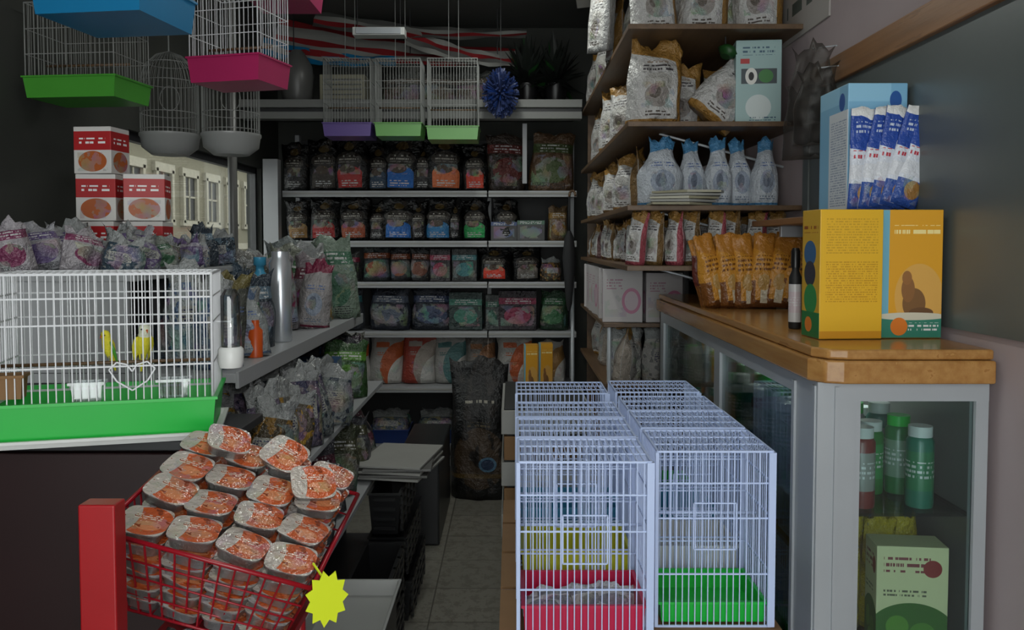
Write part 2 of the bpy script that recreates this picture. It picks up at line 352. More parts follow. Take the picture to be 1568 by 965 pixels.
WY0, WY1, WZ0, WZ1 = 3.9, 5.95, 1.25, 2.02
b = MB()
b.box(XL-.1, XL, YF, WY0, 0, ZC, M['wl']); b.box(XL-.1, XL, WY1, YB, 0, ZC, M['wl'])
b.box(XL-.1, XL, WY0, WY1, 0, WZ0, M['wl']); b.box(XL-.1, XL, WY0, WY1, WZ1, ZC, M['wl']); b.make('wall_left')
b = MB()
for y in (WY0, WY1-.04): b.box(XL-.07, XL-.03, y, y+.04, WZ0, WZ1, M['darkgrey'])
for z in (WZ0, WZ1-.04): b.box(XL-.07, XL-.03, WY0, WY1, z, z+.04, M['darkgrey'])
b.box(XL-.055, XL-.05, WY0, WY1, WZ0, WZ1, M['pane']); b.make('window_1')
M['fac'] = plain('facade_stucco', c(112, 107, 90), .9, 0, .1, .6); M['factrim'] = plain('facade_trim', c(150, 145, 130), .9)
b = MB(); b.box(-9.6, -9, 8, 40, 0, 9, M['fac'])
for fz in (2.15, 5.4):
    for k in range(18):
        y = 11+k*1.75
        b.box(-9.02, -8.98, y, y+.85, fz, fz+1.15, M['ink'])
        for q in ((y-.14, y, fz-.1, fz+1.25), (y+.85, y+.99, fz-.1, fz+1.25), (y-.2, y+1.05, fz+1.17, fz+1.4), (y-.2, y+1.05, fz-.18, fz-.03)):
            b.box(-9.0, -8.9, q[0], q[1], q[2], q[3], M['factrim'])
        b.box(-8.99, -8.95, y+.39, y+.45, fz, fz+1.15, M['factrim']); b.box(-8.99, -8.95, y, y+.85, fz+.6, fz+.65, M['factrim'])
b.box(-9, -8.8, 8, 40, 4.0, 4.25, M['factrim']); b.box(-9, -8.9, 8, 40, 1.3, 1.5, M['factrim'])
b.make('street_building_facade')
slab('street_ground', -9.6, XL-.15, -5, 40, -.15, -.05, plain('asphalt', c(60, 60, 58), .9))

b = MB(); b.box(XR-.03, XR, -1, 3.3, 2.06, 2.15, M['wood3']); b.box(XR-.02, XR, 3.26, 3.32, 1.28, 2.06, M['greyp']); b.make('trim_1', .004)
b = MB(); b.box(XR-.012, XR, -1, 3.26, 1.28, 2.06, M['greyp']); b.make('wall_panel')
b = MB(); b.box(.93, XR-.014, 2.38, 3.3, 1.563, 1.585, M['wood3'])
for y in (2.50, 3.1): b.box(.98, XR-.014, y, y+.02, 1.592-.07, 1.563, M['alu'])
b.make('wall_shelf', .003)
b = MB(); b.box(XR-.008, XR-.001, 3.1, 3.62, 2.32, 2.62, P['sign']); b.make('wall_poster')
b = MB(); b.box(XR-.008, XR-.001, 2.6, 2.98, 2.36, 2.6, P['sign']); b.make('wall_poster')

# ------------------------------------------------------------ back shelving
b = MB()
X0, X1 = -1.56, .44
b.box(X0, X1, 6.24, 6.27, .05, 2.25, M['dark'])
for z in (1.85, 1.51, 1.23, .89, .51, .1):
    for xa, xb in ((X0, -.17), (-.16, X1)):
        b.box(xa, xb, 5.8, 6.24, z-.022, z, M['shelf_w']); b.box(xa, xb, 5.79, 5.802, z-.036, z+.006, M['shelf_w'])
        b.box(xa, xb, 5.786, 5.789, z-.02, z-.006, M['paper'])
for x in (X0-.01, -.18, X1-.02): b.box(x, x+.03, 6.18, 6.24, 0, 2.28, M['shelf_w'])
b.box(-1.66, -1.56, 5.68, 5.76, 0, 2.06, M['shelf_w']); b.box(.07, .10, 5.72, 5.75, 1.9, 2.3, M['shelf_w'])
b.box(X0, X1, 6.1, 6.24, 0, .1, M['darkgrey'])
b.make('metal_shelving_unit', .002)
b = MB(); b.box(XL, .45, 5.5, 5.6, 2.30, 2.345, M['beam']); b.box(XL, .45, 5.48, 5.6, 2.37, 2.42, M['beam']); b.box(XL, .45, 5.6, 6.35, 2.40, 2.42, M['dark'])
b.box(XL, .45, 5.52, 5.58, 2.345, 2.37, M['darkgrey']); b.make('trim_2', .002)

def row(name, z, items, y=5.98):
    b = MB()
    for it in items:
        x, w, h, kind, mat, ca, cb = it
        if kind == 'bag':
            b.bag(w, h, .14, P[mat], T(x, y+R.uniform(-.04, .02), z, R.uniform(-10, 10), 0, R.uniform(-2, 2)), ca, cb, pinch=R.uniform(.02, .18))
        else:
            b.box(-w/2, w/2, -.06, .06, 0, h, P[mat], T(x, y-.02, z, R.uniform(-4, 4)), ca, cb)
    return b.make(name)
K = c(12, 12, 13); K2 = c(30, 28, 30)
rd, bl, og, gr, tn, tl, pk = c(150, 30, 30), c(20, 90, 165), c(190, 100, 60), c(40, 150, 80), c(140, 105, 60), c(60, 115, 120), c(140, 52, 76)
row('dry_food_bags', 1.857, [(-1.50, .2, .34, 'bag', 'black', K, K2), (-1.31, .24, .37, 'bag', 'black', K, c(60, 55, 50)), (-1.11, .27, .39, 'bag', 'black', K, rd), (-.93, .18, .34, 'bag', 'black', K, c(40, 60, 80)), (-.78, .30, .40, 'bag', 'black', K, bl),
    (-.62, .16, .34, 'bag', 'black', K, K2), (-.47, .29, .40, 'bag', 'black', K, og), (-.25, .19, .33, 'bag', 'black', K, c(190, 60, 40)), (-.04, .28, .40, 'bag', 'mix', c(50, 40, 34), c(90, 34, 30)), (.27, .31, .41, 'bag', 'mix', c(84, 62, 42), c(66, 80, 44))])
row('dry_food_bags', 1.517, [(-1.48, .2, .28, 'bag', 'black', K, tn), (-1.30, .24, .3, 'bag', 'black', K, rd), (-1.10, .25, .3, 'bag', 'black', K, c(150, 70, 40)), (-.93, .15, .27, 'bag', 'black', K, K2), (-.785, .28, .3, 'bag', 'black', K, bl),
    (-.64, .13, .27, 'bag', 'black', K, K2), (-.51, .25, .3, 'bag', 'black', K, c(40, 110, 160)), (-.26, .22, .29, 'bag', 'black', K, gr), (-.39, .1, .26, 'bag', 'black', K, K2), (-.06, .18, .13, 'box', 'box', K, c(30, 60, 110)), (.13, .19, .14, 'box', 'box', K, c(34, 84, 60)), (-.04, .2, .29, 'bag', 'black', K, K2), (.32, .14, .24, 'bag', 'mix', c(100, 78, 52), c(130, 100, 50))])
row('dry_food_bags', 1.237, [(-1.40, .2, .2, 'bag', 'mix', c(60, 60, 64), tl), (-1.16, .2, .2, 'bag', 'mix', c(64, 64, 64), pk), (-.95, .2, .24, 'bag', 'mix', c(44, 50, 52), c(130, 70, 42)), (-.78, .16, .23, 'bag', 'mix', c(44, 44, 48), c(130, 74, 50)), (-.64, .16, .23, 'bag', 'mix', c(50, 50, 52), c(110, 66, 50)),
    (-.50, .14, .22, 'box', 'mix', c(46, 42, 46), pk), (-.33, .17, .22, 'box', 'mix', c(50, 52, 52), tl), (-.12, .23, .24, 'bag', 'black', K, c(190, 50, 30)), (.10, .23, .24, 'bag', 'black', K, c(100, 95, 90)), (.27, .15, .16, 'bag', 'clear', c(60, 50, 38), tn)])
row('dry_food_bags', .897, [(-1.4, .22, .29, 'bag', 'mix', c(50, 54, 60), bl), (-1.15, .24, .29, 'bag', 'mix', c(56, 60, 66), tl), (-.86, .30, .29, 'bag', 'mix', c(38, 42, 54), c(84, 92, 108)), (-.56, .30, .29, 'bag', 'mix', c(38, 42, 52), c(60, 70, 96)), (-.32, .23, .26, 'box', 'mix', c(40, 56, 54), c(62, 115, 100)),
    (-.14, .09, .24, 'box', 'mix', c(66, 70, 70), c(44, 86, 72)), (.04, .26, .27, 'box', 'mix', c(44, 38, 44), c(130, 48, 74)), (.29, .2, .27, 'bag', 'mix', c(40, 64, 46), c(50, 96, 62))])
o_ = c(170, 82, 42); w_ = c(150, 148, 144)
row('cat_food_pouches', .517, [(-1.35, .22, .3, 'bag', 'N', w_, bl), (-1.12, .24, .33, 'bag', 'N', w_, o_), (-.89, .25, .34, 'bag', 'N', w_, o_), (-.66, .24, .35, 'bag', 'N', c(145, 58, 44), c(150, 140, 132)), (-.43, .25, .34, 'bag', 'N', w_, c(72, 110, 110)), (-.22, .22, .33, 'bag', 'N', c(100, 95, 90), c(130, 90, 60)), (.02, .26, .34, 'bag', 'N', w_, o_), (.28, .2, .3, 'bag', 'N', w_, tn)])
b = MB()
for k in range(4):
    b.tub(-1.0+k*.33, -.72+k*.33, 5.86, 6.15, .102, .2, M['cobalt'], .02)
    for j in range(3): b.bag(.26, .16, .1, P['clear'], T(-.86+k*.33, 5.92+j*.08, .15, R.uniform(-20, 20), -25), c(70, 80, 90), c(120, 115, 90))
b.make('plastic_litter_tray_stack')
b = MB()
for k, x in enumerate((.10, .20)): b.box(-.045, .045, -.03, .03, 0, .34, P['boxyelpic'], T(x+.02, 5.55+k*.07, .5, 4, 4))
b.box(.02, .33, 5.48, 5.75, .0, .5, M['card']); b.make('tan_carton_stack')
b = MB(); b.bag(.36, .82, .20, P['bigbag'], T(-.18, 4.98, 0, -3), BLK, BLK, pinch=.10, nx=12, nz=18, wr=.02); b.make('large_dog_food_sack')
b = MB(); b.loft([(.008, .008, 0), (.02, .02, .05), (.045, .04, .35), (.03, .028, .48), (.01, .01, .52)], M['umbr'], T(.37, 5.5, 1.06), 10)
b.tube((.37, 5.5, 1.56), (.37, 5.5, 1.8), .007, M['umbr'], 6); b.path([(.37, 5.5, 1.8), (.375, 5.5, 1.83), (.39, 5.5, 1.84), (.405, 5.5, 1.83), (.41, 5.5, 1.8)], .008, M['wood2'], 6)
b.make('folded_umbrella')
b = MB(); b.tube((.39, 5.42, 0), (.40, 5.60, 1.3), .012, M['alu'], 8); b.loft([(.05, .02, 0), (.045, .02, .1), (.015, .015, .14)], M['ink'], T(.40, 5.42, 0), 12, 4); b.make('broom')

# things on top of the back beam
ZT = 2.421
b = MB(); b.loft([(.07, .07, 0), (.10, .10, .06), (.11, .11, .2), (.10, .10, .26), (.05, .05, .35), (.03, .03, .37)], M['grey'], T(-1.44, 5.75, ZT), 20); b.make('grey_plastic_urn')
b = MB(); b.box(-1.28, -.98, 5.7, 6.0, ZT, ZT+.2, M['beige'])
for k in range(5): b.box(-1.26, -1.0, 5.695, 5.70, ZT+.03+k*.033, ZT+.04+k*.033, M['grey'])
b.make('storage_crate', .006)
b = MB()
for k in range(3): b.bag(.3, .24, .12, P['mix'], T(-.75+.24*k, 5.85, ZT, R.uniform(-20, 20)), c(60, 62, 60), c(90, 80, 70), pinch=.1)
b.make('stored_bags')
b = MB()
for k in range(420):
    th, ph = R.uniform(0, 6.28), math.asin(R.uniform(-1, 1)); r = R.uniform(.105, .135)
    d = Vector((math.cos(th)*math.cos(ph)*.9, math.sin(th)*math.cos(ph)*.7, math.sin(ph)*1.2))
    q = Vector((-.07, 5.32, 2.43)); b.tube(q, q+d*r, .004, M['navy'] if k % 4 else M['cobalt'], 4, r2=.007)
b.tube((-.07, 5.32, 2.5), (-.07, 5.32, ZC), .003, M['ink']); b.make('blue_duster_ball')
b = MB()
M['leaf'] = plain('dark_leaves', c(18, 24, 20), .6); M['leaf2'] = plain('green_leaves', c(24, 70, 26), .5)
for px in (.10, .29):
    b.loft([(.06, .06, 0), (.09, .09, .14)], M['black'], T(px, 5.75, ZT), 12)
    for k in range(240):
        a = R.uniform(0, 6.28); L = R.uniform(.1, .36); e = R.uniform(-.3, 1.5)
        p0 = Vector((px, 5.75, ZT+.14)); p1 = p0+Vector((math.cos(a)*math.cos(e)*.6, math.sin(a)*math.cos(e), math.sin(e)))*L
        w = Vector((-math.sin(a), math.cos(a), 0))*.03; mid = (p0+p1)/2+Vector((0, 0, .02))
        b.add([p0, mid-w, p1, mid+w], [(0, 1, 2, 3)], M['leaf'] if k % 12 else M['leaf2'])
b.make('artificial_plant')
b = MB(); red = M['stripe']; wh = M['paper']; gy = M['grey']
def cloth(xa, za, xb, zb, y, wid, cols, tilt):
    n = 16; ns = len(cols)
    for s_ in range(ns):
        vs = []
        for i in range(n+1):
            t = i/n; x = xa+(xb-xa)*t; z = za+(zb-za)*t-.04*math.sin(t*math.pi)
            taper = 1-.45*t
            for e in (s_/ns, (s_+1)/ns):
                vs.append((x, y-(e-.5)*wid*tilt+.012*math.sin(t*17+e*9), min(ZC-.01, z+(.5-e)*wid*taper+.006*math.sin(t*23+e*20))))
        fs = [(2*i, 2*i+1, 2*i+3, 2*i+2) for i in range(n)]
        b.add(vs, fs, cols[s_], smooth=True)
cloth(-1.65, 2.96, .06, 2.80, 6.0, .26, [red, wh, wh, red, wh, red], .6)
cloth(-1.35, 3.03, .10, 2.93, 5.86, .14, [gy, wh, red, gy], .8)
cloth(-1.72, 2.86, -.80, 2.76, 5.92, .13, [M['blue'], wh, M['blue']], .5)
cloth(-.72, 2.90, .10, 2.72, 5.80, .15, [wh, red, gy, wh], .6)
for x in (-1.5, -.7, -.1): b.tube((x, 5.9, 2.8), (x, 5.9, ZC), .004, M['ink'])
b.make('folded_striped_awning')
b = MB(); b.box(-.92, -.62, 4.95, 5.05, 2.70, 2.745, M['white']); b.box(-.90, -.64, 4.94, 4.95, 2.705, 2.74, M['alu'])
for x in (-.9, -.65): b.tube((x, 5.0, 2.745), (x, 5.0, ZC), .004, M['ink'])
b.make('hanging_light_fitting', .003)

# ------------------------------------------------------------ hanging cages
def hang(name, x0, x1, y0, y1, z0, z1, tray, wire='wire_g', th=.08, dome=.0, sp=.016, r=.0012, rz=0):
    b = MB(); cx, cy = (x0+x1)/2, (y0+y1)/2
    Mx = T(cx, cy, 0, rz)
    cage(b, x0-cx, x1-cx, y0-cy, y1-cy, z0, z1, M[wire], M[tray], th, sp, r, M_=Mx, dome=dome)
    b.tube((-.03, 0, z1+dome), (-.03, 0, ZC), .0025, M['wire_g'], 4, Mx); b.tube((.03, 0, z1+dome), (.03, 0, ZC), .0025, M['wire_g'], 4, Mx)
    b.tube((x0-cx+.01, 0, z0+(z1-z0)*.4), (x1-cx-.01, 0, z0+(z1-z0)*.4), .005, M['wood2'], 6, Mx)
    b.make(name)
hang('hanging_bird_cage', -1.13, -.84, 5.1, 5.35, 2.14, 2.60, 'purple', 'wire_g', r=.0014)
hang('hanging_bird_cage', -.82, -.54, 5.1, 5.35, 2.14, 2.60, 'palegreen', 'wire_g', r=.0014)
hang('hanging_bird_cage', -.51, -.20, 5.1, 5.35, 2.12, 2.60, 'palegreen', 'wire_g', r=.0014)
hang('hanging_bird_cage', -1.12, -.84, 2.98, 3.20, 2.065, 2.40, 'pink', 'wire_w', .09, rz=-14)
hang('hanging_bird_cage', -1.20, -.90, 2.15, 2.42, 2.08, 2.40, 'blue', 'wire_w', .09, rz=-8)
hang('hanging_bird_cage', -1.70, -1.36, 2.98, 3.22, 2.01, 2.34, 'lime', 'wire_g', .075, rz=-6)
hang('hanging_bird_cage', -1.06, -.80, 3.4, 3.65, 2.47, 2.8, 'pink', 'wire_g', .08)
def round_cage(name, x, y, z, r, h):
    b = MB(); b.loft([(r*.62, r*.62, 0), (r*.95, r*.95, .03), (r, r, .07), (r*1.04, r*1.04, .075), (r*1.04, r*1.04, .085)], M['lightgrey'], T(x, y, z), 28)
    n = 40
    for i in range(n):
        a = 6.283*i/n; pts = [(x+math.cos(a)*q*r, y+math.sin(a)*q*r, z+hh) for q, hh in ((.98, .08), (.98, h*.7), (.8, h*.86), (.45, h*.96), (.05, h))]
        b.path(pts, .0013, M['wire_g'])
    for hh, q in ((.1, .98), (h*.4, .98), (h*.7, .98), (h*.88, .74)):
        pts = [(x+math.cos(6.283*i/24)*r*q, y+math.sin(6.283*i/24)*r*q, z+hh) for i in range(25)]; b.path(pts, .002, M['wire_g'])
    b.tube((x, y, z+h), (x, y, ZC), .003, M['wire_g']); pts = [(x+math.cos(6.283*i/16)*.04, y, z+h*.55+math.sin(6.283*i/16)*.05) for i in range(17)]; b.path(pts, .002, M['wire_g'])
    b.make(name)
round_cage('round_bird_cage', -1.40, 3.5, 1.86, .115, .42)
round_cage('round_bird_cage', -1.15, 3.5, 1.86, .115, .42)
b = MB(); b.tube((-1.36, 4.15, 0), (-1.36, 4.15, ZC), .022, M['grey'], 12); b.loft([(.05, .05, 0), (.05, .05, .015)], M['alu'], T(-1.36, 4.15, 0), 14); b.make('support_pole')

# ------------------------------------------------------------ right wall shelving
b = MB(); yA, yZ = 3.37, 5.65
for z in (2.36, 1.98, 1.65, 1.41): b.box(.457, XR-.002, yA, yZ, z-.02, z, M['wood2'])
for z in (1.10, .80, .45): b.box(.457, .86, 4.22, yZ, z-.02, z, M['wood2'])
b.box(.50, XR-.002, 5.63, 5.648, 0, 2.34, M['wood2']); b.box(.98, XR-.002, 4.2, 4.218, 1.26, 2.34, M['wood2'])
b.box(.86, .88, 4.22, 5.62, 0, 1.39, M['dark'])
for z in (1.98, 1.65, 1.41):
    for y in (3.6, 4.5): b.tube((XR-.005, y, z-.16), (.62, y, z-.02), .006, M['alu'], 6)
b.tube((.49, 4.26, 0), (.49, 4.26, 1.09), .012, M['alu'], 8)
b.make('wooden_shelving_unit', .002)

ww = c(184, 183, 182)
def aisle_bags(z, ys, w, h, mat, ca, cbs, x=.56, d=.1, pinch=.15):
    b = MB()
    for k, y in enumerate(ys):
        b.bag(w, h*R.uniform(.82, 1.05), d, P[mat], T(x+R.uniform(-.03, .04), y+R.uniform(-.02, .02), z, -90+R.uniform(-20, 45), R.uniform(-6, 3)), ca, cbs[k % len(cbs)], pinch=R.uniform(.05, .3), wr=.012)
    return b
G2 = c(110, 84, 48)
b = aisle_bags(2.361, lin(3.95, 5.5, 9), .2, .36, 'whitegold', ww, [GOLD, G2])
for x, y, r_ in ((.60, 3.60, 5), (.79, 3.58, -8), (.93, 3.68, 14), (1.02, 3.56, -12), (.70, 3.8, 0)): b.bag(.20, .34, .14, P['whitegold'], T(x, y, 2.361, r_, 0, R.uniform(-6, 4)), ww, GOLD, pinch=.15, wr=.018)
b.make('kibble_bag_row')
b = aisle_bags(1.981, lin(3.95, 5.5, 11), .2, .33, 'whitegold', ww, [GOLD, G2])
b.bag(.23, .345, .17, P['whitegold'], T(.585, 3.55, 1.981, 4), ww, GOLD, pinch=.08, nx=12, nz=16, wr=.022)
b.bag(.17, .29, .12, P['whitegold'], T(.74, 3.72, 1.981, -10), ww, GOLD, pinch=.15, wr=.018)
b.bag(.22, .30, .12, P['whitegold'], T(.80, 3.52, 2.01, 5, 0, 42), ww, GOLD, pinch=.1, wr=.02)
b.bag(.17, .30, .12, P['whitegold'], T(.93, 3.85, 1.981, -10), ww, GOLD, pinch=.15)
b.make('kibble_bag_row')
b = MB(); b.box(-.09, .09, -.07, .07, 0, .335, P['teal'], T(1.0, 3.52, 1.981, -6)); b.make('pet_fountain_box', .002)
b = MB(); b.loft([(.02, .04, 0), (.045, .06, .02), (.03, .04, .04)], M['leaf2'], T(.87, 3.50, 2.26, 0, 0, 30), 12)
b.tube((.87, 3.50, 2.29), (.87, 3.50, 2.34), .003, M['ink']); b.make('green_pet_toy')
b = aisle_bags(1.651, lin(3.85, 5.5, 13), .17, .27, 'whitegold', ww, [G2, GOLD])
B1 = c(72, 128, 170)
for k, x in enumerate((.61, .755, .85, .95, 1.04)):
    b.bag(.118 if k else .19, .28, .10, P['blue'], T(x, 3.52+(.05 if k % 2 else 0), 1.651, R.uniform(-6, 6)), c(174, 180, 188), B1, pinch=.5, flare=-.2)
b.make('kitten_food_bag_row')
b = MB()
for k in range(5):
    b.add([(-.13, -.07, 0), (.02, -.085, 0), (.14, -.03, -.0), (.13, .05, 0), (-.10, .07, 0), (-.13, -.07, .008), (.02, -.085, .010), (.14, -.03, .008), (.13, .05, .01), (-.10, .07, .008)],
          [(4, 3, 2, 1, 0), (5, 6, 7, 8, 9)]+[(i, (i+1) % 5, 5+(i+1) % 5, 5+i) for i in range(5)], [M['beige'], M['paper']][k % 2], T(.66+k*.012, 3.42, 1.652+k*.012, 12-k*10, 0, 0))
b.make('pouch_stack')
b = aisle_bags(1.411, lin(3.95, 5.5, 17), .12, .22, 'whitegold', ww, [G2, c(90, 60, 60)], d=.07)
for k in range(8): b.bag(.085, .22, .07, P['whitegold'], T(.50+k*.082, 3.46+.03*(k % 2), 1.411, -35+R.uniform(-15, 15), 0, R.uniform(-5, 5)), ww, [c(150, 70, 80), G2][k % 2], pinch=.12, wr=.006)
for k in range(6): b.bag(.1, .2, .07, P['whitegold'], T(.55+k*.1, 3.75, 1.411, R.uniform(-25, 5)), ww, G2, pinch=.12)
b.make('small_food_bag_row')
b = MB()
for k, y in enumerate(lin(4.36, 5.4, 6)):
    b.box(-.10, .10, -.09, .09, 0, .27, P['pinkbox'], T(.565, y, 1.101, R.uniform(-8, 8))); b.box(-.10, .10, -.09, .09, 0, .25, P['pinkbox'], T(.77, y, 1.101, R.uniform(-6, 6)))
b.make('pink_white_carton_row', .003)
b = aisle_bags(.801, lin(4.32, 5.5, 9), .2, .28, 'whitegold', c(160, 158, 156), [c(150, 140, 130), GOLD], d=.11, x=.58)
for x in (.58, .75): b.bag(.18, .27, .1, P['clear'], T(x, 4.32, .801, 10), c(160, 158, 154), c(120, 120, 120), pinch=.1)
b.make('litter_sand_bags')
b = MB()
for k in range(14):
    b.box(-.12, .12, -.16, .16, 0, .012, M['paper'], T(.44+.008*(k % 3), 4.3, 2.73+k*.018, R.uniform(-8, 8), 0, R.uniform(-6, 6)))
for k in range(10):
    b.bag(.22, .3, .03, P['whitegold'], T(.40+k*.008, 4.05+k*.04, 2.40+.01*k, -70, 0, 8), ww, c(160, 160, 160), pinch=.05)
b.make('plastic_bag_bundle')
b = MB()
for k, (y, z) in enumerate(((3.05, 1.80), (2.94, 1.84), (3.0, 1.92))):
    b.bag(.17, .27, .05, M['film'], T(XR-.10, y, z, -40), pinch=.35, wr=.02); b.tube((XR-.10, y, z+.26), (XR-.014, y, z+.27), .003, M['alu'])
b.make('hanging_plastic_pouches')

# ------------------------------------------------------------ counter / glass cabinet
cx0, cx1, cy0, cy1 = .725, XR-.018, 2.0, 4.15
outl = [(cx0-.015, cy0+.03), (cx0+.01, cy0-.015), (cx0+.05, cy0-.03), (cx1, cy0-.03), (cx1, cy1+.02), (cx0-.015, cy1+.02)]
def prism(b, outl, z0, z1, mat):
    n = len(outl); vs = [(x, y, z0) for x, y in outl]+[(x, y, z1) for x, y in outl]
    b.add(vs, [tuple(range(n-1, -1, -1)), tuple(range(n, 2*n))]+[(i, (i+1) % n, n+(i+1) % n, n+i) for i in range(n)], mat)
b = MB()
prism(b, outl, 1.17, 1.225, M['wood']); prism(b, [(x+(.012 if x < .8 else 0), y+(.012 if y < 2.1 else 0)) for x, y in outl], 1.2255, 1.25, M['wood'])
b.make('counter_top', .006)
b = MB(); A = M['alu']
b.box(cx0, cx0+.09, cy0, cy0+.03, .0, 1.17, A); b.box(cx0, cx0+.03, cy0+.03, cy0+.17, 0, 1.17, A)
b.box(cx0+.09, cx0+.105, cy0+.006, cy0+.03, .12, 1.125, A); b.box(cx0-.006, cx0, cy0+.15, cy0+.17, 0.02, 1.15, A); b.box(cx0-.004, cx0, cy0+.01, cy0+.03, 0.02, 1.16, A); b.box(cx0+.04, cx0+.05, cy0-.005, cy0, .02, 1.16, A)
b.box(cx0+.09, cx1, cy0, cy0+.03, 1.125, 1.17, A); b.box(cx0+.09, cx1, cy0, cy0+.03, .05, .12, A); b.box(cx1-.03, cx1, cy0+.001, cy0+.03, 0, 1.125, A)
for y in (2.95, 4.05): b.box(cx0, cx0+.03, y, y+.08, 0.12, 1.12, A)
b.box(cx0, cx0+.03, cy0+.17, cy1, 1.12, 1.17, A); b.box(cx0, cx0+.03, cy0+.17, cy1, .05, .12, A)
b.box(cx0, cx1, cy1-.02, cy1, 0, 1.17, M['darkgrey']); b.box(cx1-.02, cx1, cy0+.03, cy1-.02, 0, 1.17, M['grey']); b.box(cx0+.03, cx1-.02, cy0+.03, cy1-.03, .08, .1, M['white'])
b.box(cx0+.03, cx1-.02, cy0+.04, cy1-.05, .835, .843, M['glass']); b.box(cx0+.03, cx1-.02, cy0+.04, cy1-.05, .475, .483, M['glass'])
b.box(cx0+.1, cx1-.03, cy0+.012, cy0+.018, .12, 1.125, M['glass']); b.box(cx0+.01, cx0+.016, cy0+.17, cy1-.1, .12, 1.12, M['glass'])
b.tube((.98, 2.1, 1.155), (.98, 4.0, 1.155), .009, M['white'], 8)  # invented tube, stands for the fill light added below
b.make('glass_display_cabinet')
l = bpy.data.lights.new('cabinet_fill_light', 'AREA'); l.shape = 'RECTANGLE'; l.size = .03; l.size_y = 1.6; l.energy = 3; l.color = (.93, 1, .95)  # fill light added to brighten the dark cabinet interior
ob = bpy.data.objects.new('cabinet_fill_light', l); ob.location = (.98, 3.2, 1.14); S.collection.objects.link(ob)
def jars(name, z, pts, hh, cols):
    b = MB()
    for k, (x, y) in enumerate(pts):
        r = .033; h = hh*R.uniform(.8, 1.05)
        b.loft([(r*.95, r*.95, 0), (r, r, .01), (r, r, h*.82), (r*.8, r*.8, h*.87)], P['can'], T(x, y, z, R.uniform(0, 90)), 16, 2, cols[k % len(cols)][0], cols[k % len(cols)][1])
        b.loft([(r*.86, r*.86, h*.87), (r*.86, r*.86, h)], M['white'] if k % 3 else M['green'], T(x, y, z), 16)
    b.make(name)
cols = [(c(40, 110, 60), c(120, 145, 125)), (c(120, 50, 45), c(140, 140, 135)), (c(40, 110, 90), c(50, 120, 80)), (c(130, 130, 130), c(50, 120, 80)), (c(50, 110, 100), c(140, 140, 140)), (c(50, 120, 60), c(60, 140, 80))]
jars('supplement_jar_row', .844, [(.80+.073*i, 2.10+.12*j) for j in range(15) for i in range(4) if R.random() < .95], .22, cols)
jars('supplement_jar_row', .484, [(.80+.073*i, 2.65+.12*j) for j in range(11) for i in range(4) if R.random() < .9], .24, cols)
jars('supplement_jar_row', .101, [(.80+.073*i, 2.15+.14*j) for j in range(13) for i in range(4) if R.random() < .9], .26, cols)
b = MB()
for j in range(3):
    for i in range(4): b.bag(.08, .3, .05, P['mix'], T(.80+.082*i, 2.22+.12*j, .484, R.uniform(-8, 8)), c(190, 165, 36), c(170, 140, 40), pinch=.05)
b.make('seed_pack_row')
b = MB(); b.box(-.085, .085, -.045, .045, 0, .27, P['cream'], T(.99, 2.10, .484, -6)); b.make('pet_biscuit_carton', .002)

b = MB()
for k in range(6):
    b.bag(.12, .285, .08, P['gold'], T(.80+k*.05, 3.28-(.012*k), 1.253+.003*abs(k-2), 14-6*k, 0, -13+5*k), c(188, 130, 44), GOLD, pinch=.35, flare=-.2, wr=.005)
for k in range(4):
    b.bag(.12, .28, .05, P['gold'], T(.80+k*.06, 3.335, 1.253, 14-6*k, 0, -18+6*k), c(90, 40, 32), GOLD, pinch=.35, flare=-.2, wr=.005)
b.make('gold_treat_bag_row')
b = MB(); b.loft([(.016, .016, 0), (.018, .018, .004), (.018, .018, .15), (.010, .010, .17), (.010, .010, .18)], M['ink'], T(.825, 2.47, 1.251), 16)
b.loft([(.0185, .0185, .02), (.0185, .0185, .13)], P['can'], T(.825, 2.47, 1.251), 16, 2, c(190, 188, 188), c(190, 175, 180)); b.loft([(.013, .013, .178), (.013, .013, .225), (.009, .009, .235)], M['black'], T(.825, 2.47, 1.251), 12); b.make('supplement_bottle')
b = MB(); b.box(-.083, .085, -.11, 0, 0, .335, P['boxyelside'], T(.867, 2.30, 1.252, 4), front=P['boxyel'], left=P['boxyelside']); b.make('bird_food_carton', .002)
b = MB(); b.box(0, .160, -.10, 0, 0, .335, P['boxyelside'], T(.961, 2.31, 1.252, 1), front=P['boxyelpic'], left=P['boxyelside']); b.make('bird_food_carton', .002)
b = MB(); b.loft([(.03, .03, 0), (.035, .035, .1), (.03, .03, .2), (.01, .01, .22)], P['can'], T(1.085, 3.0, 1.252), 14, 2, c(60, 150, 190), c(210, 160, 40)); b.make('shampoo_bottle')
b = MB(); b.box(0, .17, 0, .22, 0, .37, P['boxblue'], T(.958, 2.44, 1.586)); b.make('dispenser_carton', .003)
b = MB()
for k in range(5):
    b.bag(.078, .295, .02, P['stick'], T(.985+k*.027, 2.41-.006*k, 1.590+.003*k, 6, 0, 3+k*4), pinch=.02, wr=.002)
b.make('blue_sachet_fan')

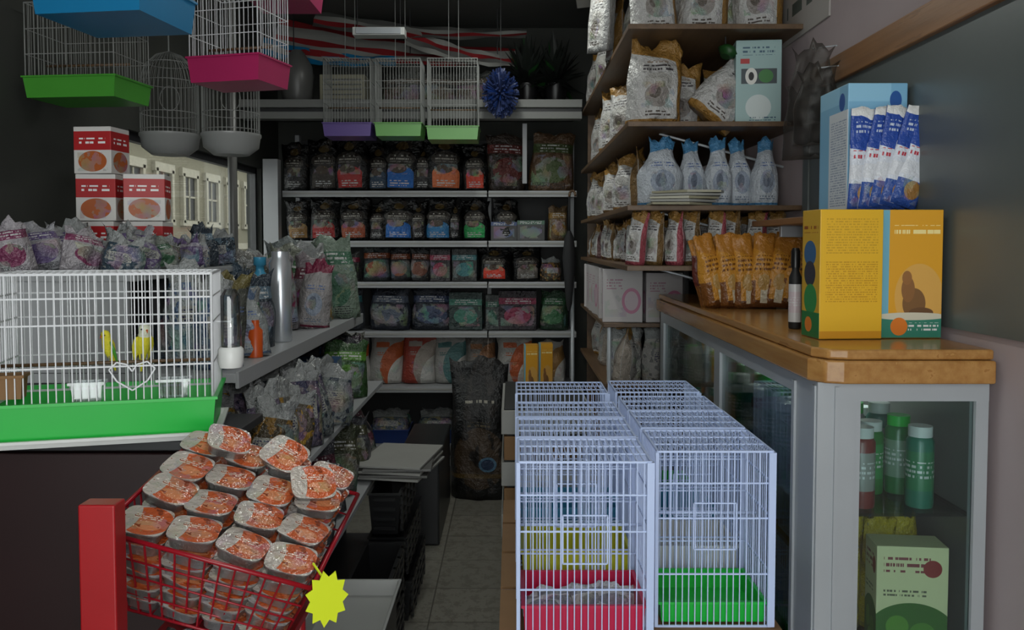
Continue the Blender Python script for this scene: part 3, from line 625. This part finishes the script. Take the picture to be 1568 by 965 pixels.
# ------------------------------------------------------------ foreground cages
trL = [('crimson', .085), ('yellow', .12), ('skyblue', .15), ('white', .12)]; trR = [('green', .055), ('white', .10), ('skyblue', .12), ('green', .1)]
for side, trs in ((0, trL), (1, trR)):
    for k in range(4):
        x0, x1 = (.010, .318) if side == 0 else (.336, .618)
        y0 = 1.875+k*.25 + (.09 if side else 0); z0 = .595
        if side == 0 and k == 3: y0 += .12
        if side == 1 and k == 3: y0 += .04
        b = MB(); cage(b, x0, x1, y0, y0+.235, z0, 1.01+R.uniform(-.004, .004), M['wire'], M[trs[k][0]], trs[k][1], .0142, .0017, (0, .30, .62, .82, 1), fr=2.0, inner=True)
        xm = (x0+x1)/2
        b.path([(xm-.05, y0+.003, .78), (xm+.05, y0+.003, .78), (xm+.05, y0+.003, .89), (xm-.05, y0+.003, .89), (xm-.05, y0+.003, .78)], .0022, M['wire'])
        b.tube((x0+.01, y0+.12, .83), (x1-.01, y0+.12, .83), .004, M['wire'], 6)
        b.box(x1-.016, x1, y0-.001, y0+.006, z0, 1.01, M['wire']); b.box(x0, x0+.008, y0-.001, y0+.006, z0, 1.01, M['wire'])
        b.box(x1-.004, x1+.001, y0, y0+.02, z0, 1.01, M['wire'])
        b.make('bird_cage')
b = MB()
for k in range(5): b.bag(.10, .07, .025, P['mix'], T(.075+.042*k, 1.99+R.uniform(-.02, .02), .615, R.uniform(-30, 30), -60+R.uniform(-20, 20)), c(180, 180, 185), c(120, 120, 130), pinch=.0, wr=.006)
b.make('cage_liner_packets')
for side in (0, 1):
    for k in range(4):
        x0 = (-.03, .335)[side]; y0 = 1.95+k*.26
        b = MB(); cage(b, x0, x0+.30, y0, y0+.24, .24, .582, M['wire'], M[['skyblue', 'white', 'crimson', 'green'][(k+side) % 4]], .1, .0155, .0015)
        b.box(x0, x0+.30, y0, y0+.24, .584, .592, M['card']); b.make('bird_cage')
b = MB()
for k in range(6): b.box(-.04, .65, 1.92+k*.19, 2.05+k*.19, .215, .238, M['wood2'])
for x in (-.03, .29, .60): b.box(x, x+.04, 1.92, 3.0, 0, .214, M['wood2'])
b.make('wooden_pallet')
b = MB(); z = 0
for k in range(9):
    h = .098; b.box(-.04+.01*(k % 2), .30, 3.15, 3.78, z, z+h-.008, M['card'] if k % 2 else M['paper']); b.box(-.03+.01*(k % 2), .29, 3.16, 3.77, z+h-.008, z+h, M['dark']); z += h
b.make('flat_carton_stack', .003)

# ------------------------------------------------------------ left cage with budgies and stand
Lc = T(-.635, 1.82, 0, 15)
b = MB(); cage(b, -.46, -.005, 0, .26, 1.085, 1.435, M['wire_w'], M['green'], .085, .0145, .0016, (0, .3, .62, .82, 1), Lc, fr=2.0)
b.tub(-.465, 0, -.005, .265, 1.078, 1.095, M['white'], .004, M_=Lc)
b.path([(x, .002, z) for x, z in ((-.17, 1.19), (-.14, 1.21), (-.125, 1.235), (-.14, 1.25), (-.16, 1.245), (-.17, 1.23), (-.18, 1.245), (-.20, 1.25), (-.215, 1.235), (-.20, 1.21), (-.17, 1.19))], .002, M['wire_w'], 4, Lc)
b.tube((-.45, .12, 1.235), (-.01, .12, 1.235), .004, M['wood2'], 8, Lc)
for x in (-.29, -.12): b.tub(x, x+.06, .006, .04, 1.17, 1.21, M['clear'], .003, M_=Lc)
b.tub(-.44, -.38, .006, .05, 1.18, 1.23, M['card'], .003, M_=Lc)
b.make('bird_cage')
def bird(name, Mx, body, head, wing, s_c=.62):
    b = MB(); Mx = Mx @ Matrix.Scale(s_c, 4)
    Mb = Mx @ T(0, 0, .045, 0, 0, 14)
    b.loft([(.003, .003, -.085), (.006, .005, -.06), (.012, .011, -.035), (.020, .019, -.01), (.023, .022, .012), (.019, .018, .032)], body, Mb, 14)
    b.loft([(.019, .018, .032), (.0165, .0165, .042), (.017, .0175, .054), (.013, .014, .066), (.004, .004, .072)], head, Mb, 14)
    for s_ in (-1, 1):
        b.loft([(.002, .003, -.05), (.004, .010, -.025), (.006, .014, .0), (.004, .010, .022), (.001, .003, .030)], wing, Mb @ T(-.003, s_*.020, 0, 0, 0, 4), 10)
        b.tube((.005, s_*.008, .03), (.006, s_*.009, .004), .002, M['grey'], 5, Mx)
        b.loft([(.0024, .0024, -.0015), (.0024, .0024, .0015)], M['ink'], Mb @ T(.010, s_*.0145, .057, 0, 90), 8)
    b.tube((.0155, 0, .056), (.023, 0, .048), .0035, M['orange'], 6, Mb, .0008)
    b.make(name)
bird('budgerigar', Lc @ T(-.165, .12, 1.2385, -60), M['yel'], M['bwh'], M['yel'], .72)
bird('budgerigar', Lc @ T(-.235, .12, 1.2385, 215), M['yel'], M['yel'], M['lime'], .6)
b = MB(); b.loft([(.02, .02, 0), (.021, .021, .11), (.012, .012, .125)], M['clear'], T(-.612, 1.84, 1.275), 14); b.loft([(.024, .024, 0), (.027, .026, .01), (.027, .026, .04), (.022, .022, .045)], M['white'], T(-.612, 1.84, 1.23), 14)
b.tube((-.612, 1.84, 1.33), (-.645, 1.84, 1.33), .002, M['wire_w']); b.make('water_drinker')
b = MB(); b.box(-1.14, -.72, 1.80, 2.16, .0, 1.05, M['maroon']); b.box(-.72, -.66, 1.80, 1.82, 0, 1.05, M['red']); b.box(-1.14, -.62, 1.80, 2.10, 1.055, 1.076, M['darkgrey'])
b.make('display_stand', .003)
b = MB(); b.box(-.705, -.645, 1.36, 1.40, 0, 1.075, M['red']); b.box(-.69, -.65, 1.40, 1.76, .70, .73, M['red'])
b.box(-.69, -.42, 1.42, 1.76, .735, .75, M['red']); b.tube((-.44, 1.45, 0), (-.44, 1.45, .735), .012, M['red'], 8); b.tube((-.44, 1.73, 0), (-.44, 1.73, .735), .012, M['red'], 8); b.tube((-.67, 1.73, 0), (-.67, 1.73, .735), .012, M['red'], 8)
b.make('basket_rack', .003)

Bm = T(-.52, 1.615, .985, 0, 10, 15.5)
b = MB(); rw = M['wire_red']; hw, hd, bw, bd, dp = .190, .178, .150, .14, .165
def br(t): return hw+(bw-hw)*t, hd+(bd-hd)*t, -dp*t
for t, r in ((0, .0045), (.28, .002), (.5, .002), (.75, .002), (1, .003)):
    w, d, z = br(t); pts = [(-w, -d, z), (w, -d, z), (w, d, z), (-w, d, z), (-w, -d, z)]; b.path(pts, r, rw, 6, Bm)
w0, d0, z0 = br(0); w1, d1, z1 = br(1)
for i in range(15):
    t = -1+2*i/14
    for sg in (-1, 1):
        b.path([(w0*t, sg*d0, z0), (w1*t, sg*d1, z1)], .002, rw, 5, Bm); b.path([(sg*w0, d0*t, z0), (sg*w1, d1*t, z1)], .002, rw, 5, Bm)
    b.tube((w1*t, -d1, z1), (w1*t, d1, z1), .0018, rw, 4, Bm)
for t in (-.6, 0, .6): b.tube((-w1, d1*t, z1), (w1, d1*t, z1), .0018, rw, 4, Bm)
b.make('wire_basket')
b = MB()
def tray(Mx):
    b.loft([(.030, .028, 0), (.036, .034, .004), (.039, .037, .022), (.0435, .0415, .024), (.0435, .0415, .027)], M['foil'], Mx, 20, 4.5, cap=P['tray'])
for j in range(4):
    for i in range(4):
        nst = 6
        for q in range(nst):
            t = 1-(q/(nst-1)); sx = 1-.13*t
            zz = -dp+.010+q*(.0285+.0028*j+.0006*((i*7+j*3) % 4))-.006
            tray(Bm @ T((-.130+.087*i)*sx+R.uniform(-.004, .004), (-.125+.083*j)*sx+R.uniform(-.004, .004), zz, R.uniform(-12, 12), (2+R.uniform(-4, 8)) if q == nst-1 else R.uniform(-2, 2), R.uniform(-5, 5)))
for (x, y, z, rz) in ((-.09, .12, .052, 20), (.03, .125, .054, -14), (.11, .06, .045, 25)):
    tray(Bm @ T(x, y, z, rz, 12+R.uniform(-6, 8), R.uniform(-8, 8)))
b.make('wet_food_tray_pile')
b = MB(); vs = []; n = 22
for i in range(n):
    a = 6.283*i/n; r = .045 if i % 2 == 0 else .034; vs.append((math.cos(a)*r*.85, 0, math.sin(a)*r*1.1))
vs2 = [(x, .002, z) for x, y, z in vs]
b.add(vs+vs2, [tuple(range(n)), tuple(range(2*n-1, n-1, -1))]+[(i, n+i, n+(i+1) % n, (i+1) % n) for i in range(n)], M['flor'], T(-.315, 1.42, .895, 30))
b.tube((-.325, 1.43, .93), (-.345, 1.45, .945), .002, M['flor']); b.make('starburst_price_tag')
b = MB()
for k in range(5): b.bag(.12, .05, .03, P['mix'], T(-.65+.045*k, 1.47+.03*(k % 2), .752, R.uniform(-40, 40), -50), c(150, 150, 155), c(110, 110, 120), pinch=0, wr=.005)
b.make('plastic_packets')

# ------------------------------------------------------------ left gondola
b = MB(); gy0, gy1 = 2.2, 4.05
b.box(-1.42, -1.40, gy0, gy1, 0, 1.45, M['dark'])
b.box(-1.40, -.72, gy0, gy1, 1.135, 1.16, M['shelf_w']); b.box(-.722, -.712, gy0, gy1, 1.12, 1.165, M['shelf_w'])
b.box(-1.40, -.62, gy0, gy1, .82, .84, M['shelf_w']); b.box(-1.40, -.58, gy0+.4, gy1, .50, .52, M['shelf_w']); b.box(-1.40, -.60, gy0, gy1, .06, .1, M['darkgrey'])
b.box(-1.40, -.98, gy0, 3.3, 1.40, 1.42, M['shelf_w'])
for y in (gy0, 3.28): b.box(-1.40, -1.0, y, y+.02, 1.16, 1.40, M['shelf_w'])
for y in (gy0, gy1-.02): b.box(-1.40, -.80, y, y+.02, 0, 1.135, M['darkgrey'])
b.make('gondola_shelving', .002)
palette = [(c(100, 116, 134), c(46, 70, 110)), (c(140, 145, 146), c(80, 98, 124)), (c(56, 70, 82), c(130, 130, 130)), (c(120, 126, 118), c(54, 90, 66)), (c(42, 52, 62), c(86, 106, 120)), (c(145, 140, 145), c(110, 50, 80)), (c(76, 78, 72), c(100, 92, 56))]
b = MB()
for j, x in enumerate((-.82, -.95)):
    for k, y in enumerate(lin(2.42, 3.2, 8)):
        if j == 0 and y > 2.8: continue
        pa = R.choice(palette); b.bag(R.uniform(.11, .15), R.uniform(.19, .27), .08, P[R.choice(['clear', 'blue', 'mix'])], T(x+R.uniform(-.03, .03), y, 1.161, R.uniform(10, 70), R.uniform(-8, 4), R.uniform(-6, 6)), pa[0], pa[1], pinch=R.uniform(.1, .4), wr=.014)
for k, (x, y, h) in enumerate(((-.80, 2.30, .25), (-.90, 2.36, .29))):
    pa = palette[k]; b.bag(.13, h, .09, P['clear'], T(x, y, 1.161, 30), pa[0], pa[1], pinch=.35)
b.make('small_animal_food_bag_row')
b = MB()
for k, (x, y, w, h, ca, cb, m_) in enumerate(((-.90, 3.30, .15, .3, c(130, 126, 130), c(120, 46, 74), 'mix'), (-.80, 3.40, .13, .27, c(150, 146, 146), c(115, 36, 62), 'blue'), (-.86, 3.52, .14, .29, c(120, 112, 116), c(96, 46, 60), 'mix'), (-.98, 3.6, .18, .33, c(104, 108, 96), c(46, 88, 54), 'mix'), (-.86, 3.68, .17, .34, c(116, 126, 110), c(140, 116, 56), 'clear'),
    (-.79, 3.84, .2, .37, c(110, 126, 112), c(60, 100, 78), 'mix'), (-1.0, 3.86, .2, .36, c(104, 112, 112), c(64, 94, 56), 'mix'), (-1.15, 3.66, .2, .30, c(112, 112, 108), c(62, 74, 88), 'mix'), (-1.2, 3.92, .2, .30, c(96, 104, 92), c(88, 108, 52), 'clear'), (-1.1, 3.45, .18, .27, c(96, 102, 106), c(72, 76, 88), 'clear'))):
    b.bag(w, h, .1, P[m_], T(x, y, 1.161, R.uniform(5, 40), 0, R.uniform(-6, 6)), ca, cb, pinch=.2, wr=.016)
b.make('seed_bag_row')
b = MB()
for j in range(3):
    for k in range(8):
        y = 2.26+.11*k
        if j > 0 and y > 2.62: continue
        pa = R.choice(palette+[(c(90, 76, 112), c(130, 126, 140)), (c(140, 140, 145), c(90, 76, 116))]); hmx = .14 if j == 0 else .15
        b.bag(R.uniform(.09, .13), R.uniform(.09, hmx), .08, P[R.choice(['clear', 'mix', 'clear'])], T(-1.04-.13*j+R.uniform(-.03, .03), y, 1.421, R.uniform(-20, 60), R.uniform(-10, 5), R.uniform(-14, 14)), pa[0], pa[1], pinch=R.uniform(.05, .4), wr=.014)
b.make('treat_bag_row')
b = MB()
for (x, z, rz) in ((-1.18, 1.421, 5), (-1.18, 1.571, 12), (-1.325, 1.421, -3), (-1.325, 1.571, 3), (-1.325, 1.721, -5)): b.box(-.062, .062, -.055, .055, 0, .148, P['boxred'], T(x, 2.76, z, rz))
b.make('red_white_food_box_stack', .002)
b = MB(); b.loft([(.036, .036, 0), (.038, .038, .004), (.038, .038, .27), (.03, .03, .285), (.03, .03, .31)], M['steel'], T(-.80, 2.93, 1.161), 22); b.make('aluminium_bottle')
b = MB(); b.loft([(.03, .03, 0), (.033, .033, .004), (.033, .033, .22), (.015, .015, .24), (.015, .015, .26), (.022, .022, .262), (.022, .022, .29)], M['skyblue'], T(-.885, 2.98, 1.161), 18); b.make('spray_bottle')
b = MB(); b.loft([(.022, .022, 0), (.022, .022, .08), (.012, .012, .09), (.012, .012, .11)], M['orange'], T(-.765, 2.52, 1.161), 14); b.make('small_orange_bottle')
b = MB()
sc = [(c(96, 96, 92), c(140, 108, 44)), (c(84, 76, 66), c(155, 122, 50)), (c(110, 115, 115), c(56, 64, 74)), (c(68, 60, 46), c(120, 90, 42)), (c(88, 80, 96), c(46, 46, 72))]
for k, y in enumerate(lin(2.27, 3.2, 9)):
    for j in range(2):
        pa = R.choice(sc); b.bag(R.uniform(.13, .18), R.uniform(.2, .27), .1, P['clear'], T(-.69-.16*j+R.uniform(-.03, .02), y, .841, R.uniform(-10, 60), -6, R.uniform(-10, 10)), pa[0], pa[1], pinch=R.uniform(.1, .35), wr=.016)
b.make('bird_seed_bag_row')
b = MB(); b.box(-.1, .1, -.07, .07, 0, .1, P['box'], T(-.80, 3.42, .841, 10), c(90, 112, 132), c(56, 74, 100)); b.box(-.1, .1, -.07, .07, 0, .09, P['box'], T(-.80, 3.42, .942, 4), c(126, 136, 146), c(46, 76, 112)); b.make('pet_accessory_carton')
b = MB()
for k in range(5): b.bag(.2, .24, .1, P['mix'], T(-.72-.02*k, 3.60+.1*k, .841, R.uniform(0, 30), -10, R.uniform(-8, 8)), [c(46, 76, 40), c(44, 44, 50), c(56, 44, 56), c(40, 46, 46), c(66, 66, 60)][k], [c(76, 125, 40), c(96, 96, 96), c(90, 44, 64), c(44, 66, 96), c(74, 44, 44)][k], pinch=.15)
b.make('hay_bag_row')
b = MB()
for k in range(10): b.bag(.2, .26, .12, P['mix'], T(-.69-.1*(k % 2), 2.72+.135*k, .521, R.uniform(0, 50), -8, R.uniform(-12, 12)), R.choice([c(52, 34, 42), c(34, 36, 40), c(56, 60, 44), c(60, 60, 66)]), R.choice([c(86, 46, 58), c(66, 66, 46), c(78, 86, 90)]), pinch=.15, wr=.018)
b.make('litter_bag_row')

def crate(b, x0, x1, y0, y1, z0, z1, mat):
    b.tub(x0, x1, y0, y1, z0, z1, mat, .012, .008)
    for k in range(4):
        z = z0+.02+(z1-z0-.05)*k/3
        b.box(x1-.004, x1+.004, y0+.02, y1-.02, z, z+.012, mat); b.box(x0+.02, x1-.02, y0-.004, y0+.004, z, z+.012, mat)
    for k in range(5):
        y = y0+(y1-y0)*(k+.5)/5; b.box(x1-.004, x1+.005, y-.008, y+.008, z0, z1, mat)
b = MB()
for k in range(3): crate(b, -.565, -.40-.02*k, 3.3, 3.85, .0+.175*k, .165+.175*k, M['black'])
for k in range(2): crate(b, -.565, -.42, 2.72, 3.25, .0+.175*k, .165+.175*k, M['black'])
b.make('black_plastic_crate_stack')
b = MB()
for k in range(5): b.box(-.15, .13, -.2, .2, 0, .010, M['paper'] if k % 2 == 0 else M['grey'], T(-.47, 3.62, .530+k*.0125, R.uniform(-12, 12)))
b.make('flat_tray_stack', .002)
b = MB(); b.box(-.565, -.36, 4.15, 4.9, 0, .42, M['darkgrey']); b.box(-.57, -.355, 4.14, 4.91, .421, .45, M['black']); b.make('dark_storage_box', .01)
b = MB(); b.box(-.60, -.40, 4.95, 5.7, .0, .06, M['shelf_w']); b.make('shelf_board')
b = MB(); b.box(-.57, -.36, 2.25, 2.6, 0, .40, M['darkgrey']); b.tub(-.58, -.35, 2.24, 2.61, .401, .45, M['lightgrey'], .01); b.make('storage_bin', .004)

# ------------------------------------------------------------ light
w = bpy.data.worlds.new('World'); S.world = w; w.use_nodes = True
bg = w.node_tree.nodes['Background']; bg.inputs[0].default_value = (.94, .985, .97, 1); bg.inputs[1].default_value = 3.1
def ceiling_fill(x, y, name, pw):  # invented fixture above the view, added so the back is less dark
    b = MB(); b.box(x-.06, x+.06, y-.6, y+.6, ZC-.05, ZC, M['white']); b.tube((x, y-.58, ZC-.07), (x, y+.58, ZC-.07), .013, M['white'], 8); b.make(name)
    l = bpy.data.lights.new(name+'_glow', 'AREA'); l.shape = 'RECTANGLE'; l.size = .1; l.size_y = 1.1; l.energy = pw; l.color = (.97, 1, .93)
    ob = bpy.data.objects.new(name+'_glow', l); ob.location = (x, y, ZC-.09); S.collection.objects.link(ob)
ceiling_fill(-.1, 4.2, 'ceiling_fill_fixture', 13)
ceiling_fill(-.1, 1.6, 'ceiling_fill_fixture', 9)
fl = bpy.data.lights.new('camera_flash', 'POINT'); fl.energy = 22; fl.shadow_soft_size = .04; fl.color = (1, .99, .97)
fo = bpy.data.objects.new('camera_flash', fl); fo.location = (.05, -.02, 1.57); S.collection.objects.link(fo)

# ------------------------------------------------------------ camera
cam = bpy.data.cameras.new('camera'); co = bpy.data.objects.new('camera', cam); S.collection.objects.link(co)
cam.sensor_width = 36; cam.lens = 29.85; cam.shift_y = -.034; cam.clip_start = .02
co.location = (0, 0, 1.5); co.rotation_euler = (math.radians(90-2.5), 0, 0)
S.camera = co
S.view_settings.view_transform = 'Standard'
